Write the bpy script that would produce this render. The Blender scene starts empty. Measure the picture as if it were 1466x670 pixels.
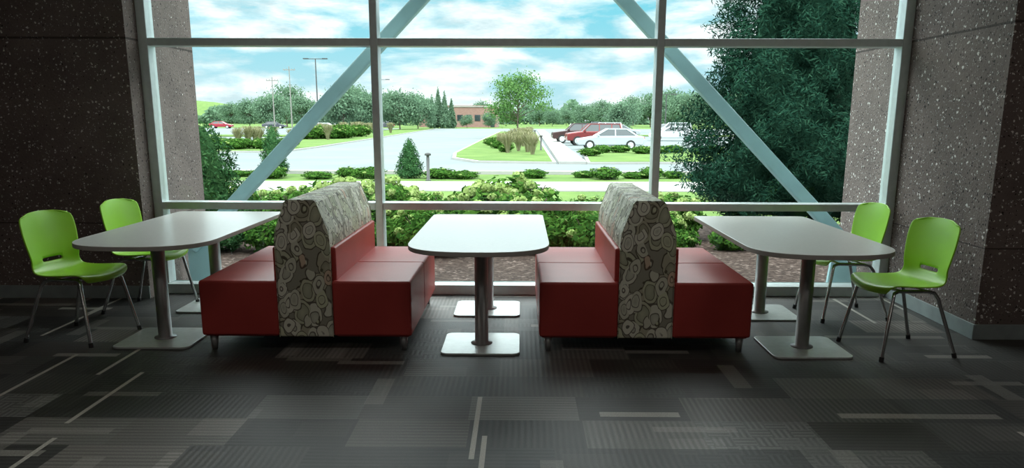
import bpy, math, random
import numpy as np
from mathutils import Vector, Matrix
random.seed(5)
R = random.Random(11)
sc = bpy.context.scene
try:
    sc.view_settings.view_transform = 'Standard'
except Exception:
    pass

# ------------------------------------------------------------ node helpers
class NT:
    def __init__(s, mat):
        mat.use_nodes = True
        s.t = mat.node_tree
        s.t.nodes.clear()
    def n(s, typ, **kw):
        nd = s.t.nodes.new(typ)
        for k, v in kw.items():
            setattr(nd, k, v)
        return nd
    def l(s, a, b):
        s.t.links.new(a, b)
    def put(s, sock, v):
        if hasattr(v, 'links'):
            s.l(v, sock)
        elif isinstance(v, (tuple, list)) and len(v) == 3 and sock.type == 'RGBA':
            sock.default_value = (*v, 1)
        else:
            sock.default_value = v
    def m(s, op, a, b=None, c=None, clamp=False):
        nd = s.n('ShaderNodeMath', operation=op, use_clamp=clamp)
        s.put(nd.inputs[0], a)
        if b is not None: s.put(nd.inputs[1], b)
        if c is not None: s.put(nd.inputs[2], c)
        return nd.outputs[0]
    def mix(s, f, a, b, blend='MIX'):
        nd = s.n('ShaderNodeMix', data_type='RGBA', blend_type=blend)
        s.put(nd.inputs[0], f); s.put(nd.inputs[6], a); s.put(nd.inputs[7], b)
        return nd.outputs[2]
    def ramp(s, f, pts, interp='LINEAR'):
        nd = s.n('ShaderNodeValToRGB')
        cr = nd.color_ramp; cr.interpolation = interp
        while len(cr.elements) < len(pts): cr.elements.new(0.5)
        for e, (p, c) in zip(cr.elements, pts):
            e.position = p
            e.color = (*c, 1) if len(c) == 3 else c
        s.l(f, nd.inputs[0])
        return nd.outputs[0]
    def noise(s, vec, scale, detail=3, rough=.5, dist=0):
        nd = s.n('ShaderNodeTexNoise')
        if vec is not None: s.l(vec, nd.inputs['Vector'])
        nd.inputs['Scale'].default_value = scale
        nd.inputs['Detail'].default_value = detail
        nd.inputs['Roughness'].default_value = rough
        nd.inputs['Distortion'].default_value = dist
        return nd.outputs['Fac']
    def out(s, col, rough=.5, metal=0., spec=.5, bump=None, bstr=.3, bdist=.01, **kw):
        b = s.n('ShaderNodeBsdfPrincipled')
        s.put(b.inputs['Base Color'], col)
        s.put(b.inputs['Roughness'], rough)
        s.put(b.inputs['Metallic'], metal)
        s.put(b.inputs['Specular IOR Level'], spec)
        for k, v in kw.items():
            s.put(b.inputs[k.replace('_', ' ')], v)
        if bump is not None:
            bn = s.n('ShaderNodeBump')
            bn.inputs['Strength'].default_value = bstr
            bn.inputs['Distance'].default_value = bdist
            s.l(bump, bn.inputs['Height']); s.l(bn.outputs[0], b.inputs['Normal'])
        o = s.n('ShaderNodeOutputMaterial'); s.l(b.outputs[0], o.inputs[0])
        return b

def simple(name, col, rough=.5, metal=0., var=.12, scale=8., spec=.5, bump=0., obj=True):
    m = bpy.data.materials.new(name); t = NT(m)
    tc = t.n('ShaderNodeTexCoord').outputs['Object']
    f = t.noise(tc, scale, 4)
    lo = tuple(c*(1-var) for c in col); hi = tuple(min(1, c*(1+var)) for c in col)
    c = t.ramp(f, [(.3, lo), (.7, hi)])
    t.out(c, rough, metal, spec, bump=f if bump else None, bstr=bump, bdist=.004)
    return m

def leafmat(name, c1, c2, c3, trans=.25, dark=.6):
    m = bpy.data.materials.new(name); t = NT(m)
    g = t.n('ShaderNodeNewGeometry')
    r = g.outputs['Random Per Island']
    c = t.ramp(r, [(0, c1), (.5, c2), (1, c3)])
    f = t.noise(g.outputs['Position'], 2.5, 2)
    c = t.mix(t.m('MULTIPLY', f, dark), c, tuple(x*.35 for x in c1))
    b = t.n('ShaderNodeBsdfDiffuse'); t.l(c, b.inputs[0])
    tr = t.n('ShaderNodeBsdfTranslucent'); t.l(c, tr.inputs[0])
    ms = t.n('ShaderNodeMixShader'); ms.inputs[0].default_value = trans
    t.l(b.outputs[0], ms.inputs[1]); t.l(tr.outputs[0], ms.inputs[2])
    o = t.n('ShaderNodeOutputMaterial'); t.l(ms.outputs[0], o.inputs[0])
    return m

# ------------------------------------------------------------ materials
def mat_carpet():
    m = bpy.data.materials.new('carpet_tiles'); t = NT(m)
    g = t.n('ShaderNodeNewGeometry'); sp = t.n('ShaderNodeSeparateXYZ'); t.l(g.outputs['Position'], sp.inputs[0])
    x = t.m('ADD', sp.outputs[0], 23.31); y = t.m('ADD', sp.outputs[1], 20.1)
    def wn(a, b):
        c = t.n('ShaderNodeCombineXYZ'); t.put(c.inputs[0], a); t.put(c.inputs[1], b)
        w = t.n('ShaderNodeTexWhiteNoise', noise_dimensions='2D'); t.l(c.outputs[0], w.inputs['Vector'])
        s2 = t.n('ShaderNodeSeparateColor'); t.l(w.outputs['Color'], s2.inputs[0])
        return s2.outputs[0], s2.outputs[1], s2.outputs[2]
    iy = t.m('FLOOR', t.m('DIVIDE', y, .34))
    h1, h2, h3 = wn(iy, 5.)
    ix = t.m('FLOOR', t.m('ADD', t.m('DIVIDE', x, .55), h1))
    a, b, c = wn(ix, iy)
    sx = t.m('SINE', t.m('MULTIPLY', x, 2*math.pi/.03))
    sy = t.m('SINE', t.m('MULTIPLY', y, 2*math.pi/.036))
    sel = t.m('GREATER_THAN', b, .45)
    rib = t.m('ADD', t.m('MULTIPLY', sel, sx), t.m('MULTIPLY', t.m('SUBTRACT', 1., sel), sy))
    chk = t.m('MODULO', t.m('ADD', t.m('FLOOR', t.m('DIVIDE', x, .1)), t.m('FLOOR', t.m('DIVIDE', y, .1))), 2.)
    weave = t.m('ADD', t.m('MULTIPLY', chk, sx), t.m('MULTIPLY', t.m('SUBTRACT', 1., chk), sy))
    selw = t.m('GREATER_THAN', c, .75)
    rib = t.m('ADD', t.m('MULTIPLY', selw, weave), t.m('MULTIPLY', t.m('SUBTRACT', 1., selw), rib))
    tone = t.m('MULTIPLY_ADD', t.m('POWER', a, 3.), 2.1, .46)
    a2, b2, c2 = wn(t.m('FLOOR', t.m('DIVIDE', x, .25)), t.m('FLOOR', t.m('DIVIDE', y, .18)))
    tone = t.m('MULTIPLY', tone, t.m('MULTIPLY_ADD', t.m('GREATER_THAN', a2, .84), .45, .9))
    tone = t.m('MULTIPLY', tone, t.m('MULTIPLY_ADD', rib, t.m('MULTIPLY_ADD', b2, .25, .15), 1.))
    fl = t.noise(g.outputs['Position'], 140, 2)
    tone = t.m('MULTIPLY', tone, t.m('MULTIPLY_ADD', fl, 1.0, .5))
    col = t.mix(c, (.074, .064, .057), (.060, .061, .058))
    v = t.n('ShaderNodeVectorMath', operation='SCALE'); t.l(col, v.inputs[0]); t.l(tone, v.inputs[3])
    ja = t.m('FLOOR', t.m('DIVIDE', y, .065))
    o1, o2, o3 = wn(ja, 7.)
    ia = t.m('FLOOR', t.m('ADD', t.m('DIVIDE', x, .40), o1))
    p1, p2, p3 = wn(ia, ja)
    bar = t.m('MULTIPLY', t.m('GREATER_THAN', p1, .945), t.m('MULTIPLY_ADD', p2, .5, .2))
    ka = t.m('FLOOR', t.m('DIVIDE', x, .024))
    q1, q2, q3 = wn(ka, 3.)
    kb = t.m('FLOOR', t.m('ADD', t.m('DIVIDE', y, .8), q1))
    r1, r2, r3 = wn(ka, kb)
    line = t.m('MULTIPLY', t.m('GREATER_THAN', r1, .992), .9)
    kc = t.m('FLOOR', t.m('DIVIDE', x, .1))
    u1, u2, u3 = wn(kc, 9.)
    kd = t.m('FLOOR', t.m('ADD', t.m('DIVIDE', y, .42), u1))
    w1, w2, w3 = wn(kc, kd)
    wide = t.m('MULTIPLY', t.m('GREATER_THAN', w1, .972), .2)
    acc = t.m('MAXIMUM', t.m('MAXIMUM', bar, line), wide)
    acc = t.m('MULTIPLY', acc, t.m('MULTIPLY_ADD', fl, 1.4, .3))
    col = t.mix(acc, v.outputs[0], (.50, .47, .42))
    t.out(col, .56, 0, .55, bump=t.m('ADD', t.m('MULTIPLY', rib, .3), fl), bstr=.25, bdist=.004)
    return m

def mat_aggregate(name, base, fleck):
    m = bpy.data.materials.new(name); t = NT(m)
    g = t.n('ShaderNodeNewGeometry'); P = g.outputs['Position']
    n1 = t.noise(P, 3, 5, .6); n2 = t.noise(P, 60, 3)
    c = t.ramp(n1, [(.3, tuple(x*.8 for x in base)), (.7, tuple(x*1.2 for x in base))])
    c = t.mix(t.m('MULTIPLY', n2, .5), c, tuple(x*.45 for x in base))
    dst = t.n('ShaderNodeTexNoise'); dst.inputs['Scale'].default_value = 45; t.l(P, dst.inputs['Vector'])
    for sc_, th, col, sel in ((30, .16, fleck, .55), (70, .15, tuple(x*.75 for x in fleck), .55), (45, .17, (.03, .024, .022), .5)):
        v = t.n('ShaderNodeTexVoronoi'); v.inputs['Scale'].default_value = sc_
        wp = t.n('ShaderNodeVectorMath', operation='MULTIPLY_ADD'); t.l(dst.outputs['Color'], wp.inputs[0]); wp.inputs[1].default_value = (.03, .03, .03); t.l(P, wp.inputs[2])
        t.l(wp.outputs[0], v.inputs['Vector'])
        s2 = t.n('ShaderNodeSeparateColor'); t.l(v.outputs['Color'], s2.inputs[0])
        thr = t.m('MULTIPLY', t.m('MULTIPLY', t.m('GREATER_THAN', s2.outputs[0], sel), s2.outputs[1]), th*2.2)
        k = t.m('LESS_THAN', v.outputs['Distance'], thr)
        c = t.mix(k, c, col)
    sp = t.n('ShaderNodeSeparateXYZ'); t.l(P, sp.inputs[0]); z = sp.outputs[2]
    j = t.m('MAXIMUM', t.m('LESS_THAN', t.m('ABSOLUTE', t.m('SUBTRACT', z, 2.05)), .008),
            t.m('LESS_THAN', t.m('ABSOLUTE', t.m('SUBTRACT', z, .62)), .004))
    c = t.mix(t.m('MULTIPLY', j, .7), c, (.015, .012, .01))
    t.out(c, .85, 0, .3, bump=n2, bstr=.6, bdist=.008)
    return m

def mat_fabric():
    m = bpy.data.materials.new('patterned_upholstery'); t = NT(m)
    tc = t.n('ShaderNodeTexCoord').outputs['Object']
    nz = t.n('ShaderNodeTexNoise'); t.l(tc, nz.inputs['Vector']); nz.inputs['Scale'].default_value = 7
    def layer(rot, sca, off, warp):
        mp = t.n('ShaderNodeMapping', vector_type='POINT'); t.l(tc, mp.inputs[0]); mp.inputs['Scale'].default_value = sca; mp.inputs['Rotation'].default_value = rot; mp.inputs['Location'].default_value = off
        ad = t.n('ShaderNodeVectorMath', operation='MULTIPLY_ADD'); t.l(nz.outputs['Color'], ad.inputs[0]); ad.inputs[1].default_value = (warp,)*3; t.l(mp.outputs[0], ad.inputs[2])
        v = t.n('ShaderNodeTexVoronoi'); v.inputs['Scale'].default_value = 1; t.l(ad.outputs[0], v.inputs['Vector']); v.inputs['Randomness'].default_value = .75
        s2 = t.n('ShaderNodeSeparateColor'); t.l(v.outputs['Color'], s2.inputs[0])
        return v.outputs['Distance'], s2.outputs[0], s2.outputs[1]
    cream = (.80, .79, .68); grey = (.56, .56, .47); dark = (.15, .13, .105)
    d1, r1, s1 = layer((.5, .7, .2), (13, 13, 8.5), (0, 0, 0), .8)
    d2, r2, s2_ = layer((.4, -.8, .5), (12, 12, 8), (3, 7, 1), .8)
    A = t.ramp(d1, [(0, grey), (.27, cream), (.29, dark), (.31, dark), (.33, cream), (.50, cream), (.52, dark), (.565, dark), (.57, dark)])
    Bc = t.ramp(d2, [(0, cream), (.38, grey), (.40, dark), (.42, dark), (.44, cream), (.58, cream), (.60, dark), (.65, dark)])
    tint1 = t.ramp(r1, [(0, (.98, .98, .96)), (.42, (.78, .82, .66)), (.66, (.82, .62, .52)), (.74, (.82, .83, .78))], 'CONSTANT')
    A = t.mix(.9, A, tint1, 'MULTIPLY')
    tint2 = t.ramp(r2, [(0, (.92, .93, .90)), (.45, (.70, .73, .60)), (.75, (.56, .54, .44))], 'CONSTANT')
    Bc = t.mix(.9, Bc, tint2, 'MULTIPLY')
    bgc = (.33, .32, .25)
    c = t.mix(t.m('LESS_THAN', d2, .645), bgc, Bc)
    c = t.mix(t.m('MULTIPLY', t.m('LESS_THAN', d1, .56), t.m('LESS_THAN', s1, .75)), c, A)
    f = t.noise(tc, 300, 2)
    t.out(c, .7, 0, .4, bump=f, bstr=.2, bdist=.002)
    return m

def mat_vinyl():
    m = bpy.data.materials.new('red_vinyl'); t = NT(m)
    tc = t.n('ShaderNodeTexCoord').outputs['Object']
    f = t.noise(tc, 3, 3); g = t.noise(tc, 220, 3)
    c = t.ramp(f, [(.3, (.40, .044, .038)), (.7, (.47, .058, .048))])
    t.out(c, .48, 0, .45, bump=g, bstr=.15, bdist=.002)
    return m

def mat_glass():
    m = bpy.data.materials.new('window_glass'); t = NT(m)
    tr = t.n('ShaderNodeBsdfTransparent'); tr.inputs[0].default_value = (.88, .965, .955, 1)
    gl = t.n('ShaderNodeBsdfGlossy'); gl.inputs['Roughness'].default_value = .02; gl.inputs[0].default_value = (.9, 1, 1, 1)
    fr = t.n('ShaderNodeFresnel'); fr.inputs[0].default_value = 1.3
    ms = t.n('ShaderNodeMixShader'); t.l(fr.outputs[0], ms.inputs[0])
    t.l(tr.outputs[0], ms.inputs[1]); t.l(gl.outputs[0], ms.inputs[2])
    o = t.n('ShaderNodeOutputMaterial'); t.l(ms.outputs[0], o.inputs[0])
    return m

def mat_ground(name, c1, c2, scale, scale2=60, rough=.95, bump=.4):
    m = bpy.data.materials.new(name); t = NT(m)
    P = t.n('ShaderNodeNewGeometry').outputs['Position']
    a = t.noise(P, scale, 5, .6); b = t.noise(P, scale2, 3, .6)
    c = t.ramp(a, [(.35, c1), (.65, c2)])
    c = t.mix(t.m('MULTIPLY', b, .45), c, tuple(x*.45 for x in c1))
    t.out(c, rough, 0, .1, bump=b, bstr=bump, bdist=.03)
    return m

def mat_mulch():
    m = bpy.data.materials.new('bark_mulch'); t = NT(m)
    P = t.n('ShaderNodeNewGeometry').outputs['Position']
    v = t.n('ShaderNodeTexVoronoi'); v.inputs['Scale'].default_value = 28; t.l(P, v.inputs['Vector'])
    s2 = t.n('ShaderNodeSeparateColor'); t.l(v.outputs['Color'], s2.inputs[0])
    c = t.ramp(s2.outputs[0], [(0, (.025, .016, .013)), (.6, (.062, .042, .034)), (.92, (.095, .068, .058)), (1, (.22, .17, .15))])
    t.out(c, .95, 0, .1, bump=s2.outputs[1], bstr=.8, bdist=.03)
    return m

def mat_brick():
    m = bpy.data.materials.new('brick'); t = NT(m)
    tc = t.n('ShaderNodeTexCoord').outputs['Object']
    mp = t.n('ShaderNodeMapping'); mp.inputs['Rotation'].default_value = (math.pi/2, 0, 0); t.l(tc, mp.inputs[0])
    b = t.n('ShaderNodeTexBrick'); t.l(mp.outputs[0], b.inputs[0]); b.inputs['Scale'].default_value = 1.5
    b.inputs['Mortar Size'].default_value = .008
    b.inputs['Color1'].default_value = (.24, .13, .11, 1); b.inputs['Color2'].default_value = (.28, .16, .135, 1); b.inputs['Mortar'].default_value = (.25, .19, .17, 1)
    t.out(b.outputs[0], .9)
    return m

M_carpet = mat_carpet()
M_agg = mat_aggregate('aggregate_concrete', (.205, .160, .146), (.76, .72, .68))
M_fab = mat_fabric(); M_vinyl = mat_vinyl(); M_glass = mat_glass()
M_alu = simple('anodized_aluminium', (.62, .68, .68), .38, .3, .06, 20)
M_brace = simple('painted_steel_brace', (.38, .58, .61), .5, 0, .06, 6)
M_top = simple('table_laminate', (.76, .76, .72), .28, 0, .03, 40, .6)
M_edge = simple('table_edge_band', (.42, .40, .37), .5, 0, .05, 20)
M_steel = simple('powder_coated_steel', (.36, .37, .37), .38, .5, .06, 20)
M_plate = simple('brushed_steel_plate', (.60, .63, .62), .33, .4, .08, 25)
M_green = simple('green_plastic', (.36, .74, .04), .36, 0, .04, 5, .5)
M_chrome = simple('chrome', (.65, .66, .66), .2, .9, .03, 10)
M_dark = simple('dark_trim', (.02, .02, .02), .6)
M_base = simple('baseboard_vinyl', (.26, .30, .30), .5)
M_paint = simple('painted_wall', (.14, .135, .13), .8, 0, .1, 2)
M_ceil = simple('ceiling_tile', (.42, .41, .39), .9, 0, .05, 3)
M_mulch = mat_mulch()
M_grass = mat_ground('lawn_grass', (.090, .160, .040), (.140, .215, .058), .6, 40)
M_asph = mat_ground('asphalt', (.165, .190, .195), (.195, .220, .222), .2, 50, .9, .1)
M_conc = mat_ground('sidewalk_concrete', (.34, .34, .32), (.40, .39, .37), 1, 60, .9, .1)
M_hyl = leafmat('hydrangea_leaf', (.03, .09, .018), (.065, .165, .03), (.12, .25, .045))
M_hyf = leafmat('hydrangea_bloom', (.22, .34, .09), (.32, .43, .14), (.44, .52, .23), .1, .45)
M_conif = leafmat('evergreen_needles', (.009, .034, .022), (.018, .058, .038), (.036, .095, .058), .1)
M_conif2 = leafmat('light_evergreen_needles', (.025, .08, .03), (.05, .13, .05), (.08, .18, .065), .1)
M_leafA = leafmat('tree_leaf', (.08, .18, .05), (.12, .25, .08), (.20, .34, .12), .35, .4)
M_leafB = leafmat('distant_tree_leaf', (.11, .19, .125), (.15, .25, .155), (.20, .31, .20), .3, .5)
M_bark = simple('bark', (.12, .09, .07), .9, 0, .3, 10)
M_orn = leafmat('ornamental_grass_blade', (.22, .23, .11), (.33, .31, .18), (.43, .40, .27))
M_brick = mat_brick()
M_pole = simple('lamp_pole_paint', (.05, .05, .05), .5)
M_wood = simple('weathered_pole', (.22, .21, .19), .8)
M_tyre = simple('tyre_rubber', (.02, .02, .02), .8)
M_cglass = simple('car_glass', (.03, .04, .045), .1, 0, .05, 1, .8)
M_lamp = simple('car_tail_light', (.4, .02, .02), .3)

# ------------------------------------------------------------ mesh builder
class B:
    def __init__(s): s.v = []; s.f = []; s.m = []; s.s = []
    def add(s, vs, fs, mi=0, sm=False):
        o = len(s.v); s.v.extend([tuple(map(float, p)) for p in vs])
        for f in fs:
            s.f.append(tuple(i+o for i in f)); s.m.append(mi); s.s.append(sm)
    def box(s, x0, x1, y0, y1, z0, z1, mi=0):
        vs = [(x, y, z) for z in (z0, z1) for y in (y0, y1) for x in (x0, x1)]
        s.add(vs, [(0, 2, 3, 1), (4, 5, 7, 6), (0, 1, 5, 4), (2, 6, 7, 3), (0, 4, 6, 2), (1, 3, 7, 5)], mi)
    def prism(s, outline, axis, a, b, mi=0, mside=None):
        n = len(outline)
        def P(p, h):
            return (p[0], p[1], h) if axis == 'z' else (p[0], h, p[1])
        vs = [P(p, a) for p in outline]+[P(p, b) for p in outline]
        flip = axis == 'y'
        bot = tuple(range(n)); top = tuple(range(n, 2*n))
        sides = [(i, (i+1) % n, n+(i+1) % n, n+i) for i in range(n)]
        if flip:
            s.add(vs, [bot, top[::-1]], mi); s.add(vs, [q[::-1] for q in sides], mi if mside is None else mside)
        else:
            s.add(vs, [bot[::-1], top], mi); s.add(vs, sides, mi if mside is None else mside)
    def tube(s, pts, r, n=10, mi=0, caps=True):
        pts = [Vector(p) for p in pts]
        rs = r if isinstance(r, (list, tuple)) else [r]*len(pts)
        vs = []; fs = []
        up = None
        for i, p in enumerate(pts):
            if i == 0: d = pts[1]-p
            elif i == len(pts)-1: d = p-pts[i-1]
            else: d = (pts[i+1]-p).normalized()+(p-pts[i-1]).normalized()
            d.normalize()
            if up is None:
                up = Vector((0, 0, 1)) if abs(d.z) < .9 else Vector((1, 0, 0))
            a = d.cross(up).normalized(); b = a.cross(d).normalized(); up = b
            for k in range(n):
                t = 2*math.pi*k/n
                vs.append(p+(a*math.cos(t)+b*math.sin(t))*rs[i])
        for i in range(len(pts)-1):
            for k in range(n):
                k2 = (k+1) % n
                fs.append((i*n+k, i*n+k2, (i+1)*n+k2, (i+1)*n+k))
        s.add(vs, fs, mi, True)
        if caps:
            s.add(vs[:n], [tuple(range(n))[::-1]], mi); s.add(vs[-n:], [tuple(range(n))], mi)
    def lathe(s, prof, n=16, mi=0, cx=0, cy=0):
        vs = []; fs = []
        for (r, z) in prof:
            for k in range(n):
                t = 2*math.pi*k/n; vs.append((cx+r*math.cos(t), cy+r*math.sin(t), z))
        for i in range(len(prof)-1):
            for k in range(n):
                k2 = (k+1) % n; fs.append((i*n+k, i*n+k2, (i+1)*n+k2, (i+1)*n+k))
        s.add(vs, fs, mi, True)
    def leaves(s, C, Nn, size, mi, rng, aspect=.5, jit=.8):
        n = len(C)
        nn = Nn+rng.normal(0, jit, (n, 3)); nn /= np.linalg.norm(nn, axis=1)[:, None]+1e-9
        t = rng.normal(0, 1, (n, 3)); t -= (t*nn).sum(1)[:, None]*nn; t /= np.linalg.norm(t, axis=1)[:, None]+1e-9
        b = np.cross(nn, t)
        sz = (size*rng.uniform(.6, 1.3, n))[:, None]
        V = np.stack([C-t*sz, C-b*sz*aspect, C+t*sz, C+b*sz*aspect], 1).reshape(-1, 3)
        o = len(s.v); s.v.extend(map(tuple, V.tolist()))
        s.f.extend([(o+4*i, o+4*i+1, o+4*i+2, o+4*i+3) for i in range(n)])
        s.m.extend([mi]*n); s.s.extend([False]*n)
    def mesh(s, name, mats):
        me = bpy.data.meshes.new(name); me.from_pydata(s.v, [], s.f)
        for m in mats: me.materials.append(m)
        me.polygons.foreach_set('material_index', s.m); me.polygons.foreach_set('use_smooth', s.s)
        me.update(); return me
    def obj(s, name, mats, parent=None, loc=(0, 0, 0), rz=0, bevel=0, seg=2):
        return mkobj(name, s.mesh(name, mats), parent, loc, rz, bevel, seg)

def mkobj(name, me, parent=None, loc=(0, 0, 0), rz=0, bevel=0, seg=2):
    o = bpy.data.objects.new(name, me); sc.collection.objects.link(o)
    o.location = loc; o.rotation_euler = (0, 0, rz)
    if parent: o.parent = parent
    if bevel:
        import bmesh
        bm = bmesh.new(); bm.from_mesh(me); bmesh.ops.remove_doubles(bm, verts=bm.verts, dist=1e-5); bm.to_mesh(me); bm.free()
        md = o.modifiers.new('bevel', 'BEVEL'); md.width = bevel; md.segments = seg; md.limit_method = 'ANGLE'; md.angle_limit = math.radians(40)
        md.harden_normals = False
        for p in me.polygons: p.use_smooth = False
    return o

def empty(name, loc, rz=0):
    e = bpy.data.objects.new(name, None); sc.collection.objects.link(e); e.location = loc; e.rotation_euler = (0, 0, rz)
    e.empty_display_size = .1
    return e

def slab(name, x0, x1, y0, y1, z0, z1, mat, bevel=0):
    b = B(); b.box(x0, x1, y0, y1, z0, z1); return b.obj(name, [mat], bevel=bevel)

# ------------------------------------------------------------ room shell
YW = 6.63
XL, XR = -3.04, 3.07
slab('floor', -7, 7, -4, YW+.12, -.25, 0, M_carpet)
slab('wall_left', -7.2, XL, 6.37, 7.65, -.6, 3.7, M_agg)
slab('wall_right', XR, 7.2, 5.24, 7.65, -.6, 3.7, M_agg)
slab('wall_side_left', -7.2, -7, -4, 6.37, -.25, 3.7, M_paint)
slab('wall_side_right', 7, 7.2, -4, 5.24, -.25, 3.7, M_paint)
slab('wall_back', -7.2, 7.2, -4.2, -4, -.25, 3.7, M_paint)
slab('wall_header', XL, XR, YW-.1, YW+.25, 3.35, 3.7, M_agg)
slab('ceiling', -7.2, 7.2, -4.2, 7.65, 3.7, 3.9, M_ceil)
slab('baseboard_right', XR-.014, XR, 5.226, YW-.05, 0, .105, M_base, .003)
slab('baseboard_right_return', XR, 7, 5.226, 5.24, 0, .105, M_base, .003)
slab('baseboard_left', -7, XL, 6.356, 6.37, 0, .105, M_base, .003)

# window frame
b = B()
fy0, fy1 = YW-.06, YW+.08
b.box(XL, XR, fy0-.02, fy1, 0.0, .085)
b.box(XL, XR, fy0, fy1, 3.25, 3.35)
for x, w in ((XL, .075), (XR-.075, .075)):
    b.box(x, x+w, fy0, fy1, .085, 3.25)
for x in (-1.166, 1.10):
    b.box(x-.03, x+.03, fy0-.01, fy1, .085, 3.25)
for z in (.742, 2.04):
    b.box(XL+.075, -1.196, fy0, fy1, z-.03, z+.03)
    b.box(-1.136, 1.070, fy0, fy1, z-.03, z+.03)
    b.box(1.130, XR-.075, fy0, fy1, z-.03, z+.03)
wf = b.obj('window_1', [M_alu], bevel=.006)
b = B()
gy = YW+.03
b.add([(XL+.03, gy, .05), (XR-.03, gy, .05), (XR-.03, gy, 3.3), (XL+.03, gy, 3.3)], [(0, 1, 2, 3)])
b.obj('glass_panes', [M_glass], parent=wf)

# steel braces (rectangular hollow section) outside of the glass, standing on base brackets
def brace(xa, za, xb, zb):
    e = empty('steel_brace', (xa, 7.02, -.125))
    b = B(); d = Vector((xb-xa, 0, zb-za)); L = d.length; a = math.atan2(d.z, d.x)
    b.box(0, L, -.06, .06, -.055, .055)
    o = b.obj('brace_tube', [M_brace], parent=e, loc=(0, 0, za+.125), bevel=.018, seg=3)
    o.rotation_euler = (0, -a, 0)
    s = 1 if xb > xa else -1
    b = B(); b.prism([(-.04*s, 0), (.22*s, 0), (.16*s, .62), (-.04*s, .45)][::s], 'y', -.02, .02)
    b.box(-.05, .3, -.1, .1, 0, .02) if s > 0 else b.box(-.3, .05, -.1, .1, 0, .02)
    b.obj('gusset_plate', [M_brace], parent=e)
brace(-2.93, .31, -.03, 3.24)
brace(2.95, .31, .03, 3.24)

# added fill lights on the unseen ceiling, with invented frames, to lift the interior
for lx in (-3.2, 0, 3.2):
    for ly in (-1.5, 2.3):
        e = empty('fill_light', (lx, ly, 3.7))
        b = B(); b.box(-.62, .62, -.32, .32, -.03, 0); b.obj('fill_frame', [M_alu], parent=e)
        ld = bpy.data.lights.new('fill_lamp', 'AREA'); ld.shape = 'RECTANGLE'; ld.size = 1.1; ld.size_y = .55; ld.energy = 9.5; ld.color = (1, .92, .84)
        lo = bpy.data.objects.new('fill_lamp', ld); sc.collection.objects.link(lo); lo.parent = e; lo.location = (0, 0, -.04)

# ------------------------------------------------------------ dining tables
def table_outline(w=.85, L=1.82, b_=.40):
    a = w/2; pts = []
    r = .05
    for cx, cy, t0 in ((a-r, -r, 0), (-a+r, -r, 90)):
        for k in range(5):
            t = math.radians(t0+k*22.5); pts.append((cx+r*math.cos(t), cy+r*math.sin(t)))
    n = 2.6; K = 40
    for k in range(K+1):
        t = math.pi+math.pi*k/K
        c, s_ = math.cos(t), math.sin(t)
        pts.append((a*math.copysign(abs(c)**(2/n), c), -(L-b_)-b_*abs(s_)**(2/n)))
    return pts
def rrect(cx, cy, w, h, r, seg=6):
    pts = []
    for sx, sy, t0 in ((1, 1, 0), (-1, 1, 90), (-1, -1, 180), (1, -1, 270)):
        for k in range(seg+1):
            t = math.radians(t0+90*k/seg); pts.append((cx+sx*(w/2-r)+r*math.cos(t)*1, cy+sy*(h/2-r)+r*math.sin(t)))
    return pts
b = B(); b.prism(table_outline(), 'z', .692, .72, 0, 1); me_top = b.mesh('table_top', [M_top, M_edge])
def table(cx, yb, cols=(5.04, 6.03), dx=0):
    e = empty('dining_table', (cx, yb, 0))
    mkobj('table_top', me_top, e, bevel=.003)
    for k, yc in enumerate(cols):
        y = yc-yb
        b = B(); b.lathe([(.001, .014), (.07, .014), (.07, .02), (.044, .024), (.044, .66), (.044, .675), (.05, .676)], 24, 0, dx, y)
        b.obj('column_%d' % (k+1), [M_steel], e)
        b = B(); b.box(dx-.22, dx+.22, y-.03, y+.03, .672, .692); b.box(dx-.03, dx+.03, y-.2, y+.12, .672, .692); b.obj('top_bracket_%d' % (k+1), [M_steel], e)
        b = B(); b.prism(rrect(dx, y, .5, .5, .05), 'z', 0, .014); b.obj('base_plate_%d' % (k+1), [M_plate], e, bevel=.003)
table(-.25, 6.22); table(-2.31, 6.36, (5.14, 6.10), -.07); table(1.76, 6.17, (5.0, 5.95), .07)

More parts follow.
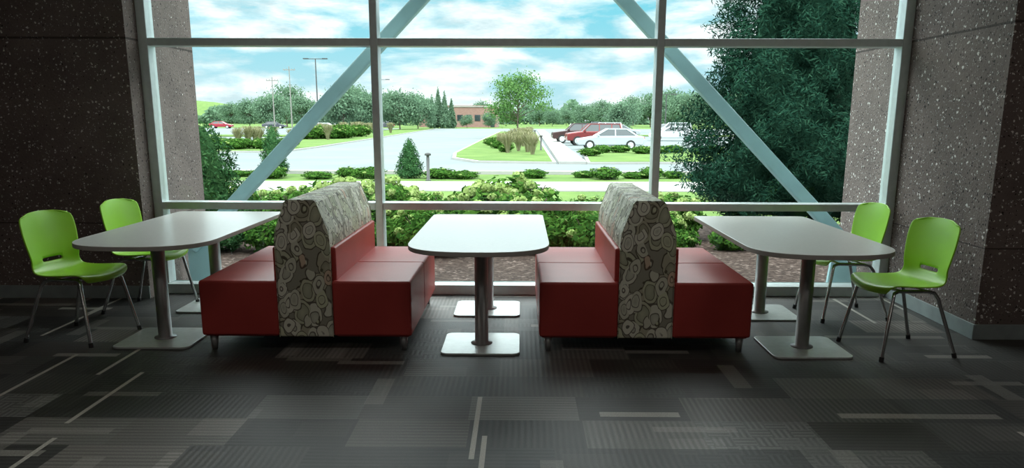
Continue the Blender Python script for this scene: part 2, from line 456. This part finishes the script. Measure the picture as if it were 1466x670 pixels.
# ------------------------------------------------------------ booths
def booth(cx, y0=4.87, y1=6.29):
    e = empty('booth_bench', (cx, y0, 0)); L = y1-y0
    prof = [(-.17, .094), (.17, .094), (.17, .72), (.163, .77), (.098, .945), (.082, .962), (-.082, .962), (-.098, .945), (-.163, .77), (-.17, .72)]
    b = B(); b.prism(prof, 'y', 0, L); b.obj('backrest', [M_fab], e, bevel=.012, seg=3)
    b = B()
    for yy in (-.001, L+.001):
        pts = [(p[0]*1.0, yy, p[1]) for p in prof[1:]]+[(prof[0][0], yy, prof[0][1])]
        b.tube(pts, .0025, 6)
    b.obj('piping', [M_fab], e)
    for sgn, nm in ((-1, 'left'), (1, 'right')):
        xs = sorted((sgn*.165, sgn*.198)); b = B(); b.box(xs[0], xs[1], .035, L-.02, .44, .665)
        b.obj('back_cushion_'+nm, [M_vinyl], e, bevel=.012, seg=3)
        xs = sorted((sgn*.19, sgn*.650))
        b = B(); b.box(xs[0], xs[1], .02, L-.02, .092, .33); b.obj('seat_base_'+nm, [M_vinyl], e, bevel=.006)
        xs = sorted((sgn*.172, sgn*.668))
        b = B(); b.box(xs[0], xs[1], 0.0, L/2-.0005, .1, .455); b.obj('seat_cushion_front_'+nm, [M_vinyl], e, bevel=.016, seg=4)
        b = B(); b.box(xs[0], xs[1], L/2+.0005, L, .1, .455); b.obj('seat_cushion_rear_'+nm, [M_vinyl], e, bevel=.016, seg=4)
        for k, yy in enumerate((.05, L-.06)):
            x = sgn*.61
            b = B(); b.lathe([(.001, 0), (.018, 0), (.027, .094), (.001, .096)], 12, 0, x, yy); b.obj('leg_%s_%d' % (nm, k+1), [M_steel], e)
    b = B(); b.box(-.5, .5, .12, L-.12, .075, .1); b.obj('plinth', [M_dark], e)
booth(-1.353); booth(.79)

# ------------------------------------------------------------ chairs
prof = [(.235, .405, .170), (.242, .425, .200), (.23, .442, .218), (.17, .45, .228), (.07, .441, .232), (-.05, .434, .230), (-.13, .438, .222), (-.175, .462, .212), (-.199, .515, .205), (-.205, .540, .208), (-.216, .62, .222), (-.228, .70, .232), (-.24, .77, .230), (-.25, .815, .222), (-.257, .838, .200), (-.26, .846, .165)]
NC = 14
def chair_mesh():
    vs = []; fs = []
    for i, (x, z, w) in enumerate(prof):
        back = min(1, max(0, (i-6)/3))
        for j in range(NC+1):
            u = -1+2*j/NC
            xx = x+back*.045*u*u
            if i <= 2: xx -= .03*u*u
            zz = z+(1-back)*.02*u*u*(1 if i > 1 else .3)
            if i >= 13: zz -= .008*abs(u)**3*(i-12)
            vs.append((xx, u*w, zz))
    for i in range(len(prof)-1):
        for j in range(NC):
            if i == 8 and 4 <= j <= 9: continue      # grip slot
            a = i*(NC+1)+j
            fs.append((a, a+NC+1, a+NC+2, a+1))
    me = bpy.data.meshes.new('shell'); me.from_pydata(vs, [], fs); me.materials.append(M_green)
    for p in me.polygons: p.use_smooth = True
    return me
me_shell = chair_mesh()
def chair_frame():
    b = B()
    for s in (-1, 1):
        b.tube([(.235, s*.235, .012), (.17, s*.19, .38), (.155, s*.175, .412), (.12, s*.165, .422), (-.08, s*.16, .415), (-.125, s*.165, .405), (-.15, s*.172, .37), (-.27, s*.225, .012)], .0115, 10)
    b.tube([(.1, -.165, .42), (.1, .165, .42)], .01, 8)
    b.tube([(-.08, -.16, .413), (-.08, .16, .413)], .01, 8)
    return b.mesh('leg_frame', [M_chrome])
me_frame = chair_frame()
def chair_feet():
    b = B()
    for s in (-1, 1):
        b.tube([(.237, s*.236, 0), (.233, s*.233, .03)], .015, 10); b.tube([(-.272, s*.226, 0), (-.265, s*.222, .03)], .015, 10)
    return b.mesh('feet', [M_dark])
me_feet = chair_feet()
def chair(x, y, rz):
    e = empty('dining_chair', (x, y, 0), math.radians(rz))
    o = mkobj('seat_shell', me_shell, e)
    md = o.modifiers.new('sub', 'SUBSURF'); md.levels = 2; md.render_levels = 2
    md = o.modifiers.new('sol', 'SOLIDIFY'); md.thickness = .008; md.offset = 0
    mkobj('leg_frame', me_frame, e); mkobj('feet', me_feet, e)
chair(-2.95, 5.20, -12); chair(-2.85, 6.0, -8)
chair(2.41, 4.98, 190); chair(2.42, 5.92, 186)

# ------------------------------------------------------------ exterior ground
def gz(y):
    if y < 7: return -.12
    if y > 18: return -.65
    return -.12-.53*(y-7)/11
def strip(name, x0, x1, y0, y1, mat, dz=0, ny=8):
    b = B(); vs = []; fs = []
    ys = np.linspace(y0, y1, ny+1)
    for y in ys:
        for x in (x0, x1):
            vs.append((x, y, gz(y)+dz))
    for i in range(ny): fs.append((2*i, 2*i+1, 2*i+3, 2*i+2))
    b.add(vs, fs); return b.obj(name, [mat])
strip('mulch_bed_ground', -30, 30, 6.76, 15.5, M_mulch, 0)
strip('lawn_ground', -400, 400, 15.5, 31, M_grass, 0)
b = B(); b.add([(-500, 31, -.66), (500, 31, -.66), (500, 700, -.66), (-500, 700, -.66)], [(0, 1, 2, 3)]); b.obj('far_lawn_ground', [M_grass])
def poly(name, pts, z0, z1, mat):
    b = B(); b.prism(pts, 'z', z0, z1); return b.obj(name, [mat])
poly('sidewalk', [(-40, 23.4), (40, 24.0), (40, 27.4), (-40, 26.9)], -.66, -.62, M_conc)
poly('asphalt_road', [(-150, 31.3), (120, 31.3), (120, 175), (-150, 175)], -.70, -.63, M_asph)
poly('curb', [(-150, 31.0), (120, 31.0), (120, 31.3), (-150, 31.3)], -.68, -.52, M_conc)
def island(pts, name):
    c = Vector((sum(p[0] for p in pts)/len(pts), sum(p[1] for p in pts)/len(pts)))
    out = []
    for p in pts:
        d = Vector(p)-c; d.x = math.copysign(.18, d.x); d.y = math.copysign(.25, d.y)
        out.append((p[0]+d.x, p[1]+d.y))
    b = B(); b.prism(out, 'z', -.63, -.53, 1); b.prism(pts, 'z', -.53, -.51, 0); b.obj(name, [M_grass, M_conc])
island([(-2.0, 39.2), (1.5, 38.3), (1.6, 60), (2.3, 126), (-3.2, 130), (-3.7, 76), (-3.8, 48), (-3.4, 42.5)], 'median_lawn')
poly('sidewalk', [(1.8, 38), (3.1, 38), (4.3, 150), (3.0, 150)], -.63, -.5, M_conc)
island([(3.3, 38.2), (20, 39.5), (34, 44), (34, 52), (4.2, 54)], 'verge_lawn')
island([(-15, 50), (-14.8, 58), (-15.3, 80), (-17.6, 165), (-24, 165), (-22, 90), (-22, 60), (-19, 50)], 'verge_lawn')
poly('parking_divider_lawn', [(-80, 92), (-27, 92), (-27, 99), (-80, 99)], -.63, -.5, M_grass)
poly('parking_divider_lawn', [(7, 100), (60, 100), (60, 104), (7, 104)], -.63, -.5, M_grass)

# ------------------------------------------------------------ plants
def shrub_mesh(name, rx, rz_, n, leaf, flowers, seed, mats, fl_r=.085):
    rng = np.random.default_rng(seed); b = B()
    for k in range(9):
        a = rng.uniform(0, 6.28); r = rng.uniform(.3, .8)*rx
        b.tube([(0.05*math.cos(a), .05*math.sin(a), 0), (r*.5*math.cos(a), r*.5*math.sin(a), rz_*.5), (r*math.cos(a), r*math.sin(a), rz_*.95)], [.012, .009, .005], 5, 2)
    d = rng.normal(0, 1, (n, 3)); d /= np.linalg.norm(d, axis=1)[:, None]
    ang = np.arctan2(d[:, 1], d[:, 0])
    lump = 1+.12*np.sin(ang*5+seed)+.1*np.sin(d[:, 2]*7+ang*3+seed)
    rad = rng.uniform(.35, 1, n)**.45*lump
    C = d*rad[:, None]; C[:, 0] *= rx; C[:, 1] *= rx; C[:, 2] = rz_*.52+C[:, 2]*rz_*.5
    b.leaves(C, d+np.array([0, 0, .5]), leaf, 0, rng, .55, .6)
    for k in range(flowers):
        v = rng.normal(0, 1, 3); v[2] = abs(v[2])*.9+.2; v /= np.linalg.norm(v)
        a = math.atan2(v[1], v[0]); rr = 1.02+.1*math.sin(a*5+seed)
        c = np.array([v[0]*rx*rr, v[1]*rx*rr, rz_*.55+v[2]*rz_*.5*rr])
        r = fl_r*rng.uniform(.75, 1.25)
        q = rng.normal(0, 1, (70, 3)); q /= np.linalg.norm(q, axis=1)[:, None]
        b.leaves(c+q*r*np.array([1, 1, .75]), q, r*.36, 1, rng, .85, .25)
    return b.mesh(name, mats)
hy = [shrub_mesh('hydrangea', .58, .74, 2600, .055, 22, s, [M_hyl, M_hyf, M_bark], .07) for s in (1, 2, 3)]
hyn = [shrub_mesh('low_shrub', .5, .55, 1900, .05, 3, s, [M_hyl, M_hyf, M_bark], .05) for s in (4, 5)]
def inst(name, me, x, y, s=1, sz=None, rz=None, z=None):
    o = mkobj(name, me, None, (x, y, (gz(y) if z is None else z)-.01), R.uniform(0, 6.28) if rz is None else rz)
    o.scale = (s, s, sz or s); return o
k = 0
for (x, y, s) in [(-3.55, 12.2, 1.0), (-2.75, 12.0, 1.12), (-2.05, 12.3, 1.05), (-3.2, 13.3, 1.05), (-2.35, 13.5, 1.1), (-1.6, 13.4, .85),
                  (-1.35, 11.5, .78), (-.5, 11.3, 1.05), (.05, 11.1, 1.0), (-.15, 11.9, 1.25), (-.95, 12.1, .85), (.75, 11.3, .75), (1.1, 12.2, .85), (1.6, 11.6, .8), (2.35, 12.3, .9), (2.0, 11.4, .65), (-4.6, 12.6, 1.0)]:
    inst('hydrangea_shrub', hy[k % 3], x, y, s); k += 1
for (x, y, s) in [(-3.3, 10.5, .75), (-2.6, 10.8, .85), (-1.75, 10.6, .8), (-1.15, 10.2, 1.0), (-.8, 10.6, .7), (-.1, 10.5, .8), (.5, 10.4, .85), (.95, 10.1, 1.0), (1.45, 10.5, .8), (2.2, 10.9, .5), (2.9, 10.9, .6)]:
    inst('low_shrub', hyn[k % 2], x, y, s); k += 1
for x in np.arange(-13, 10, .85):
    if -4.9 < x < -2.9 or 1.2 < x < 1.9: continue
    if R.random() < .15: continue
    inst('hedge_shrub', hyn[k % 2], x+R.uniform(-.2, .2), 29.0+R.uniform(-.5, .7), R.uniform(.8, 1.2), R.uniform(.4, .8)); k += 1
for x in np.arange(3.4, 12, 1.1):
    inst('hedge_shrub', hyn[k % 2], x+.4, 46+R.uniform(-2, 3), 1.3, .8, z=-.51); k += 1

def conifer(name, x, y, h, r, n, leaf, mat, seed, z=None, power=.85, base=.04, asp=.28):
    rng = np.random.default_rng(seed); b = B()
    b.tube([(0, 0, 0), (0, 0, h*.5), (0, 0, h*.95)], [r*.07, r*.05, .01], 8, 1)
    pr = [(.001, h*.05)]+[(r*.6*(1-t)**power, h*(base+.02+t*.9)) for t in np.linspace(0, .98, 8)]
    b.lathe(pr, 12, 0)
    t = 1-np.sqrt(rng.uniform(0, 1, n)); t = np.clip(t, 0, .995)
    a = rng.uniform(0, 2*math.pi, n)
    env = r*(1-t)**power*np.minimum(1, .55+t*5)
    lob = 1+.15*np.sin(a*4+t*22+seed)+.12*np.sin(a*9-t*40+seed*2)+.08*np.sin(a*15+t*90)
    rad = env*lob*rng.uniform(.45, 1.05, n)**.4
    C = np.stack([rad*np.cos(a), rad*np.sin(a), h*(base+t*(1-base))+rng.normal(0, leaf*.6, n)], 1)
    Nn = np.stack([np.cos(a), np.sin(a), np.full(n, .6)], 1)
    b.leaves(C, Nn, leaf, 0, rng, asp, .9)
    return inst(name, b.mesh(name, [mat, M_bark]), x, y, 1, z=z)
conifer('evergreen_tree', 4.5, 13.3, 7.2, 1.85, 110000, .05, M_conif, 3, power=.72, asp=.2)
conifer('evergreen_shrub', -4.2, 10.6, 1.75, .66, 12000, .035, M_conif2, 4, power=.5)
conifer('evergreen_shrub', -4.0, 29.0, 1.45, .5, 4000, .05, M_conif2, 5, power=.6)
conifer('evergreen_shrub', -9.0, 29.3, 1.9, .5, 3500, .06, M_conif2, 6, power=.45)

def tree_mesh(name, h, cr, trunk_h, ncl, nl, leaf, mat, seed, sparse=.3):
    rng = np.random.default_rng(seed); b = B()
    b.tube([(0, 0, 0), (.02*h, 0, trunk_h), (0, .01*h, h*.85)], [h*.018, h*.014, h*.004], 8, 1)
    Cs = []; Ns = []
    for k in range(ncl):
        a = rng.uniform(0, 6.28); zz = rng.uniform(0, 1)
        rr = cr*math.sqrt(max(.05, 1-(2*zz-.8)**2/1.5))*rng.uniform(.3, .85)
        c = np.array([rr*math.cos(a), rr*math.sin(a), trunk_h+(h-trunk_h)*(.05+.88*zz)])
        z0 = trunk_h*.8+(c[2]-trunk_h)*.5
        b.tube([(0, 0, z0), tuple((c*.55+np.array([0, 0, z0])*.45)), tuple(c)], [h*.006, h*.004, h*.002], 5, 1, False)
        m = nl//ncl
        q = rng.normal(0, sparse, (m, 3))*cr*np.array([1, 1, .65])
        Cs.append(c+q); Ns.append(q+np.array([0, 0, .3]))
    C = np.concatenate(Cs); N_ = np.concatenate(Ns); N_ /= np.linalg.norm(N_, axis=1)[:, None]+1e-6
    C[:, 2] = np.maximum(C[:, 2], trunk_h*.6)
    b.leaves(C, N_, leaf, 0, rng, .6, .6)
    return b.mesh(name, [mat, M_bark])
inst('young_tree', tree_mesh('young_tree', 6.6, 3.4, 1.6, 34, 5400, .13, M_leafA, 23, .16), -.3, 88, 1, z=-.52)
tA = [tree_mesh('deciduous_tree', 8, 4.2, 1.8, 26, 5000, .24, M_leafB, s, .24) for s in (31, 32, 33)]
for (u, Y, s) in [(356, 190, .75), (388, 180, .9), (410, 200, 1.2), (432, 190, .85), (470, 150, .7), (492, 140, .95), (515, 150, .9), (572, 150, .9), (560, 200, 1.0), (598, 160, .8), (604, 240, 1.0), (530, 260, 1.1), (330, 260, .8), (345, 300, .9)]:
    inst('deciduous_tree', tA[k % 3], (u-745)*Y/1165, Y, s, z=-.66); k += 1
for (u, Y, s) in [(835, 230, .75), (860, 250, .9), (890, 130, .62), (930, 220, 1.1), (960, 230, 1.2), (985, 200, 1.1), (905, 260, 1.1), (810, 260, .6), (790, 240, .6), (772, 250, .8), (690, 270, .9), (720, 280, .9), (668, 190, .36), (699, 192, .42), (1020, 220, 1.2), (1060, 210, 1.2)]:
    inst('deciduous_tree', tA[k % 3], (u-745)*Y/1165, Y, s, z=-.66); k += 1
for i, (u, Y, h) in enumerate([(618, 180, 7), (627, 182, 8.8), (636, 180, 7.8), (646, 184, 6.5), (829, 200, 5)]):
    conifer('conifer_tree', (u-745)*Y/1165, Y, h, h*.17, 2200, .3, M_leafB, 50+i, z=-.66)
b = B(); rng = np.random.default_rng(77)
n = 30000
xs = rng.uniform(-260, 200, n); ph = 3.2+1.6*np.sin(xs*.11)+1.2*np.sin(xs*.31+1)+.8*np.sin(xs*.73)
C = np.stack([xs, 320+rng.uniform(-8, 8, n), -.5+rng.uniform(0, 1, n)**.7*ph*1.5], 1)
b.leaves(C, np.tile(np.array([0, -1, .5]), (n, 1)), .8, 0, rng, .7, .6)
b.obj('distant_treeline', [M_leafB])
b = B(); vs = []; fs = []
for j in range(9):
    for i in range(25):
        x = -260+i*10; y = 340+j*15
        vs.append((x, y, -1+11*math.exp(-((x+165)/50)**2)*math.exp(-((y-400)/45)**2)))
for j in range(8):
    for i in range(24):
        a = j*25+i; fs.append((a, a+1, a+26, a+25))
b.add(vs, fs, 0, True); b.obj('grass_hill', [M_grass])

def orn_mesh(seed, h=1.1):
    rng = np.random.default_rng(seed); b = B()
    for k in range(220):
        a = rng.uniform(0, 6.28); r0 = rng.uniform(0, .12); r1 = rng.uniform(.1, .55); hh = h*rng.uniform(.6, 1.1)
        w = .012
        p0 = Vector((r0*math.cos(a), r0*math.sin(a), 0)); p1 = Vector((r1*.5*math.cos(a), r1*.5*math.sin(a), hh*.7)); p2 = Vector((r1*math.cos(a), r1*math.sin(a), hh))
        t = Vector((-math.sin(a), math.cos(a), 0))*w
        b.add([p0-t, p0+t, p1+t*1.2, p1-t*1.2, p2+t*2, p2-t*2], [(0, 1, 2, 3), (3, 2, 4, 5)], 0)
    return b.mesh('ornamental_grass', [M_orn])
og = [orn_mesh(s) for s in (1, 2)]
for i in range(24):
    y = 46+i*1.5+R.uniform(-.4, .4)
    inst('ornamental_grass', og[i % 2], R.uniform(-1.6, .9), y, R.uniform(.75, 1.05), z=-.52)
for i in range(8):
    inst('hedge_shrub', hyn[i % 2], R.uniform(-2.4, -.6), 49+i*3, R.uniform(.7, 1.1), z=-.52)
for i in range(16):
    y = R.uniform(75, 120)
    inst('ornamental_grass', og[i % 2], R.uniform(-23, -18), y, R.uniform(1.0, 1.4), z=-.52)
for i in range(6):
    inst('ornamental_grass', og[i % 2], R.uniform(-22, -19), R.uniform(60, 68), R.uniform(.9, 1.2), z=-.52)
for i in range(9):
    inst('hedge_shrub', hyn[i % 2], R.uniform(-21, -17.5), R.uniform(78, 90), 2.6, 2.3, z=-.52)
for i in range(10):
    inst('hedge_shrub', hyn[i % 2], R.uniform(-21, -16), 52+R.uniform(0, 4), 1.5, 1.2, z=-.52)

# ------------------------------------------------------------ street furniture
def bollard(x, y, z):
    b = B(); b.lathe([(.001, 0), (.1, 0), (.1, .03), (.055, .04), (.055, .78), (.05, .79), (.05, .86), (.11, .87), (.11, .93), (.06, .96), (.001, .965)], 16)
    o = b.obj('bollard_light', [M_pole], loc=(x, y, z))
bollard(-3.2, 27.8, -.655); bollard(1.3, 52, -.52); bollard(1.3, 75, -.52)
def pole(u, Y, h, head):
    b = B(); b.tube([(0, 0, 0), (0, 0, h)], [.13, .08], 8)
    if head:
        b.box(-1.5, 1.5, -.05, .05, h-.05, h+.05); b.box(-1.9, -1.1, -.25, .25, h-.05, h+.1); b.box(1.1, 1.9, -.25, .25, h-.05, h+.1)
    else:
        b.box(-1.1, 1.1, -.06, .06, h-.7, h-.55)
        for x in (-1, -.5, .5, 1): b.tube([(x, 0, h-.55), (x, 0, h-.35)], .05, 6)
    b.obj('street_lamp' if head else 'utility_pole', [M_pole if head else M_wood], loc=((u-745)*Y/1165, Y, -.63))
pole(417, 150, 11.3, False); pole(455, 130, 11.2, True); pole(546, 172, 10, True); pole(392, 150, 9.4, False); pole(951, 150, 6.5, True)

# brick building
e = empty('brick_building', (0, 0, 0))
b = B(); b.box(-17, -6.0, 205, 225, -.7, 4.3); b.box(-19, -9, 206, 224, 4.3, 4.7); b.box(-26, -17, 208, 225, -.7, 3.6)
b.obj('walls', [M_brick], e)
b = B()
for x in (-16, -13.8, -11.6, -9.4): b.box(x, x+1.4, 204.9, 205.05, .9, 2.4)
b.box(-7.6, -6.6, 204.9, 205.05, -.6, 1.7)
b.obj('windows', [M_cglass], e)
b = B(); b.box(-17.2, -5.8, 204.8, 225.2, 4.3, 4.55); b.obj('parapet', [M_conc], e)

# ------------------------------------------------------------ cars
def car(name, x, y, rz, col, suv=False, z=-.63):
    e = empty(name, (x, y, z), math.radians(rz))
    mb = simple(name+'_paint', col, .25, .3, .02, 2, .7)
    if suv:
        low = [(-2.2, .38), (2.2, .38), (2.28, .6), (2.22, .95), (1.3, 1.08), (.9, 1.12), (-2.15, 1.12), (-2.28, .9), (-2.25, .5)]
        cab = [(-2.15, 1.1), (-2.02, 1.66), (.35, 1.7), (1.0, 1.1)]
        wr = .37; hh = 1.7
    else:
        low = [(-2.25, .32), (2.2, .3), (2.34, .5), (2.28, .72), (1.2, .9), (.95, .93), (-1.75, .95), (-2.28, .93), (-2.38, .7), (-2.33, .45)]
        cab = [(-1.85, .93), (-1.15, 1.38), (.15, 1.42), (1.05, .92)]
        wr = .33; hh = 1.42
    b = B(); b.prism(low, 'y', -.88, .88); b.obj('body', [mb], e, bevel=.07, seg=3)
    b = B()
    vs = [(cab[i][0], sy*(.8 if i in (0, 3) else .62), cab[i][1]) for sy in (-1, 1) for i in range(4)]
    b.add(vs, [(0, 3, 2, 1), (4, 5, 6, 7), (0, 1, 5, 4), (1, 2, 6, 5), (2, 3, 7, 6)]); b.obj('greenhouse', [M_cglass], e)
    b = B(); b.box(cab[1][0]-.04, cab[2][0]+.04, -.64, .64, hh-.05, hh+.02)
    for sy in (-1, 1):
        b.tube([(cab[0][0], sy*.81, cab[0][1]), (cab[1][0], sy*.63, cab[1][1])], .06, 6)
        b.tube([(cab[3][0], sy*.81, cab[3][1]), (cab[2][0], sy*.63, cab[2][1])], .045, 6)
        xm = -.35
        b.tube([(xm, sy*.81, cab[0][1]), (xm, sy*.63, hh-.03)], .04, 6)
        if suv: b.tube([(xm-1.0, sy*.81, cab[0][1]), (xm-1.0, sy*.63, hh-.03)], .05, 6)
        b.box(.75, .92, sy*.88-.06, sy*.88+.06, cab[0][1]-.02, cab[0][1]+.1)
    b.obj('roof', [mb], e)
    b = B(); h = B()
    for wx in (-1.4, 1.42):
        for sy in (-1, 1):
            b.tube([(wx, sy*.68, wr), (wx, sy*.9, wr)], wr, 20)
            h.tube([(wx, sy*.895, wr), (wx, sy*.915, wr)], wr*.62, 14)
    b.obj('tyres', [M_tyre], e); h.obj('hubcaps', [M_alu], e)
    b = B()
    for sy in (-1, 1): b.box(-2.36, -2.2, sy*.7-.15, sy*.7+.15, .7, .86)
    b.obj('tail_lights', [M_lamp], e)
    b = B()
    for sy in (-1, 1): b.box(2.15, 2.31, sy*.68-.16, sy*.68+.16, .58, .7)
    b.obj('head_lights', [M_conc], e)
car('sedan_car', 6.2, 57, 180, (.48, .52, .55))
car('suv_car', 5.9, 66, 184, (.20, .03, .03), True)
car('suv_car', 5.0, 72, 182, (.06, .03, .03), True)
car('suv_car', 9.2, 92, 175, (.55, .55, .55), True)
car('sedan_car', 11.8, 97, 10, (.4, .43, .45))
car('sedan_car', 7.6, 112, 80, (.45, .48, .5))
car('suv_car', 10.4, 113, 86, (.1, .1, .12), True)
car('sedan_car', 13.2, 112, 85, (.3, .05, .05))
car('sedan_car', 14.9, 80, 172, (.60, .63, .65))
car('suv_car', 17.6, 95, 172, (.55, .58, .6), True)
car('sedan_car', 19.5, 112, 88, (.6, .6, .6))
car('suv_car', 25.0, 86, 170, (.3, .3, .33), True)
car('sedan_car', -62, 168, 3, (.35, .03, .05))
car('sedan_car', -51, 168, 3, (.08, .08, .1))
car('suv_car', -40, 165, 185, (.75, .76, .78), True)
car('sedan_car', -29.6, 120, 185, (.7, .7, .7))
car('suv_car', -28, 165, 185, (.12, .12, .14), True)

# ------------------------------------------------------------ world & sun
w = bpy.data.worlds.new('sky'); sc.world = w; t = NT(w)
tc = t.n('ShaderNodeTexCoord').outputs['Generated']
sp = t.n('ShaderNodeSeparateXYZ'); t.l(tc, sp.inputs[0]); z = sp.outputs[2]
mp = t.n('ShaderNodeMapping'); mp.inputs['Scale'].default_value = (4.5, 4.5, 16); mp.inputs['Location'].default_value = (1.3, .2, .4); t.l(tc, mp.inputs[0])
n1 = t.noise(mp.outputs[0], 1.5, 9, .58, .25)
cl = t.ramp(n1, [(.41, (0, 0, 0)), (.56, (1, 1, 1))])
elev = t.m('MULTIPLY', t.m('MAXIMUM', z, 0.), 7., clamp=True)
blue = t.mix(elev, (.66, .90, .98), (.22, .76, .93))
n2 = t.noise(mp.outputs[0], 3., 7, .6)
cc = t.ramp(n2, [(.36, (.76, .91, .96)), (.58, (1.25, 1.3, 1.32))])
sky = t.mix(cl, blue, cc)
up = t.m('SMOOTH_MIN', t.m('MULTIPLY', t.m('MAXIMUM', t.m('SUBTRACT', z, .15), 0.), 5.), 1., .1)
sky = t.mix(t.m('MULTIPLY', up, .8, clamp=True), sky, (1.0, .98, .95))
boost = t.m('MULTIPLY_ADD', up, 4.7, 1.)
gr = t.m('GREATER_THAN', z, -.02)
sky = t.mix(gr, (.25, .3, .25), sky)
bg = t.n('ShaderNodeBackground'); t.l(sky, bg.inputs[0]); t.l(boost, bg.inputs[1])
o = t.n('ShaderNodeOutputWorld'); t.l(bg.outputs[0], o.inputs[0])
sd = bpy.data.lights.new('sun', 'SUN'); sd.energy = 1.4; sd.angle = math.radians(3); sd.color = (1, .96, .88)
so = bpy.data.objects.new('sun', sd); sc.collection.objects.link(so); so.rotation_euler = (math.radians(42), 0, math.radians(-35)); so.location = (-5, -5, 20)

# ------------------------------------------------------------ camera
cd = bpy.data.cameras.new('camera'); cam = bpy.data.objects.new('camera', cd); sc.collection.objects.link(cam)
cd.sensor_width = 36; cd.lens = 28.0; cd.shift_y = 90/1466; cd.clip_end = 2000
yaw = .0103; pitch = math.radians(12.6); roll = math.radians(.15)
cam.matrix_world = Matrix.Translation((0, 0, 1.45)) @ Matrix.Rotation(yaw, 4, 'Z') @ Matrix.Rotation(math.pi/2-pitch, 4, 'X') @ Matrix.Rotation(roll, 4, 'Z')
sc.camera = cam
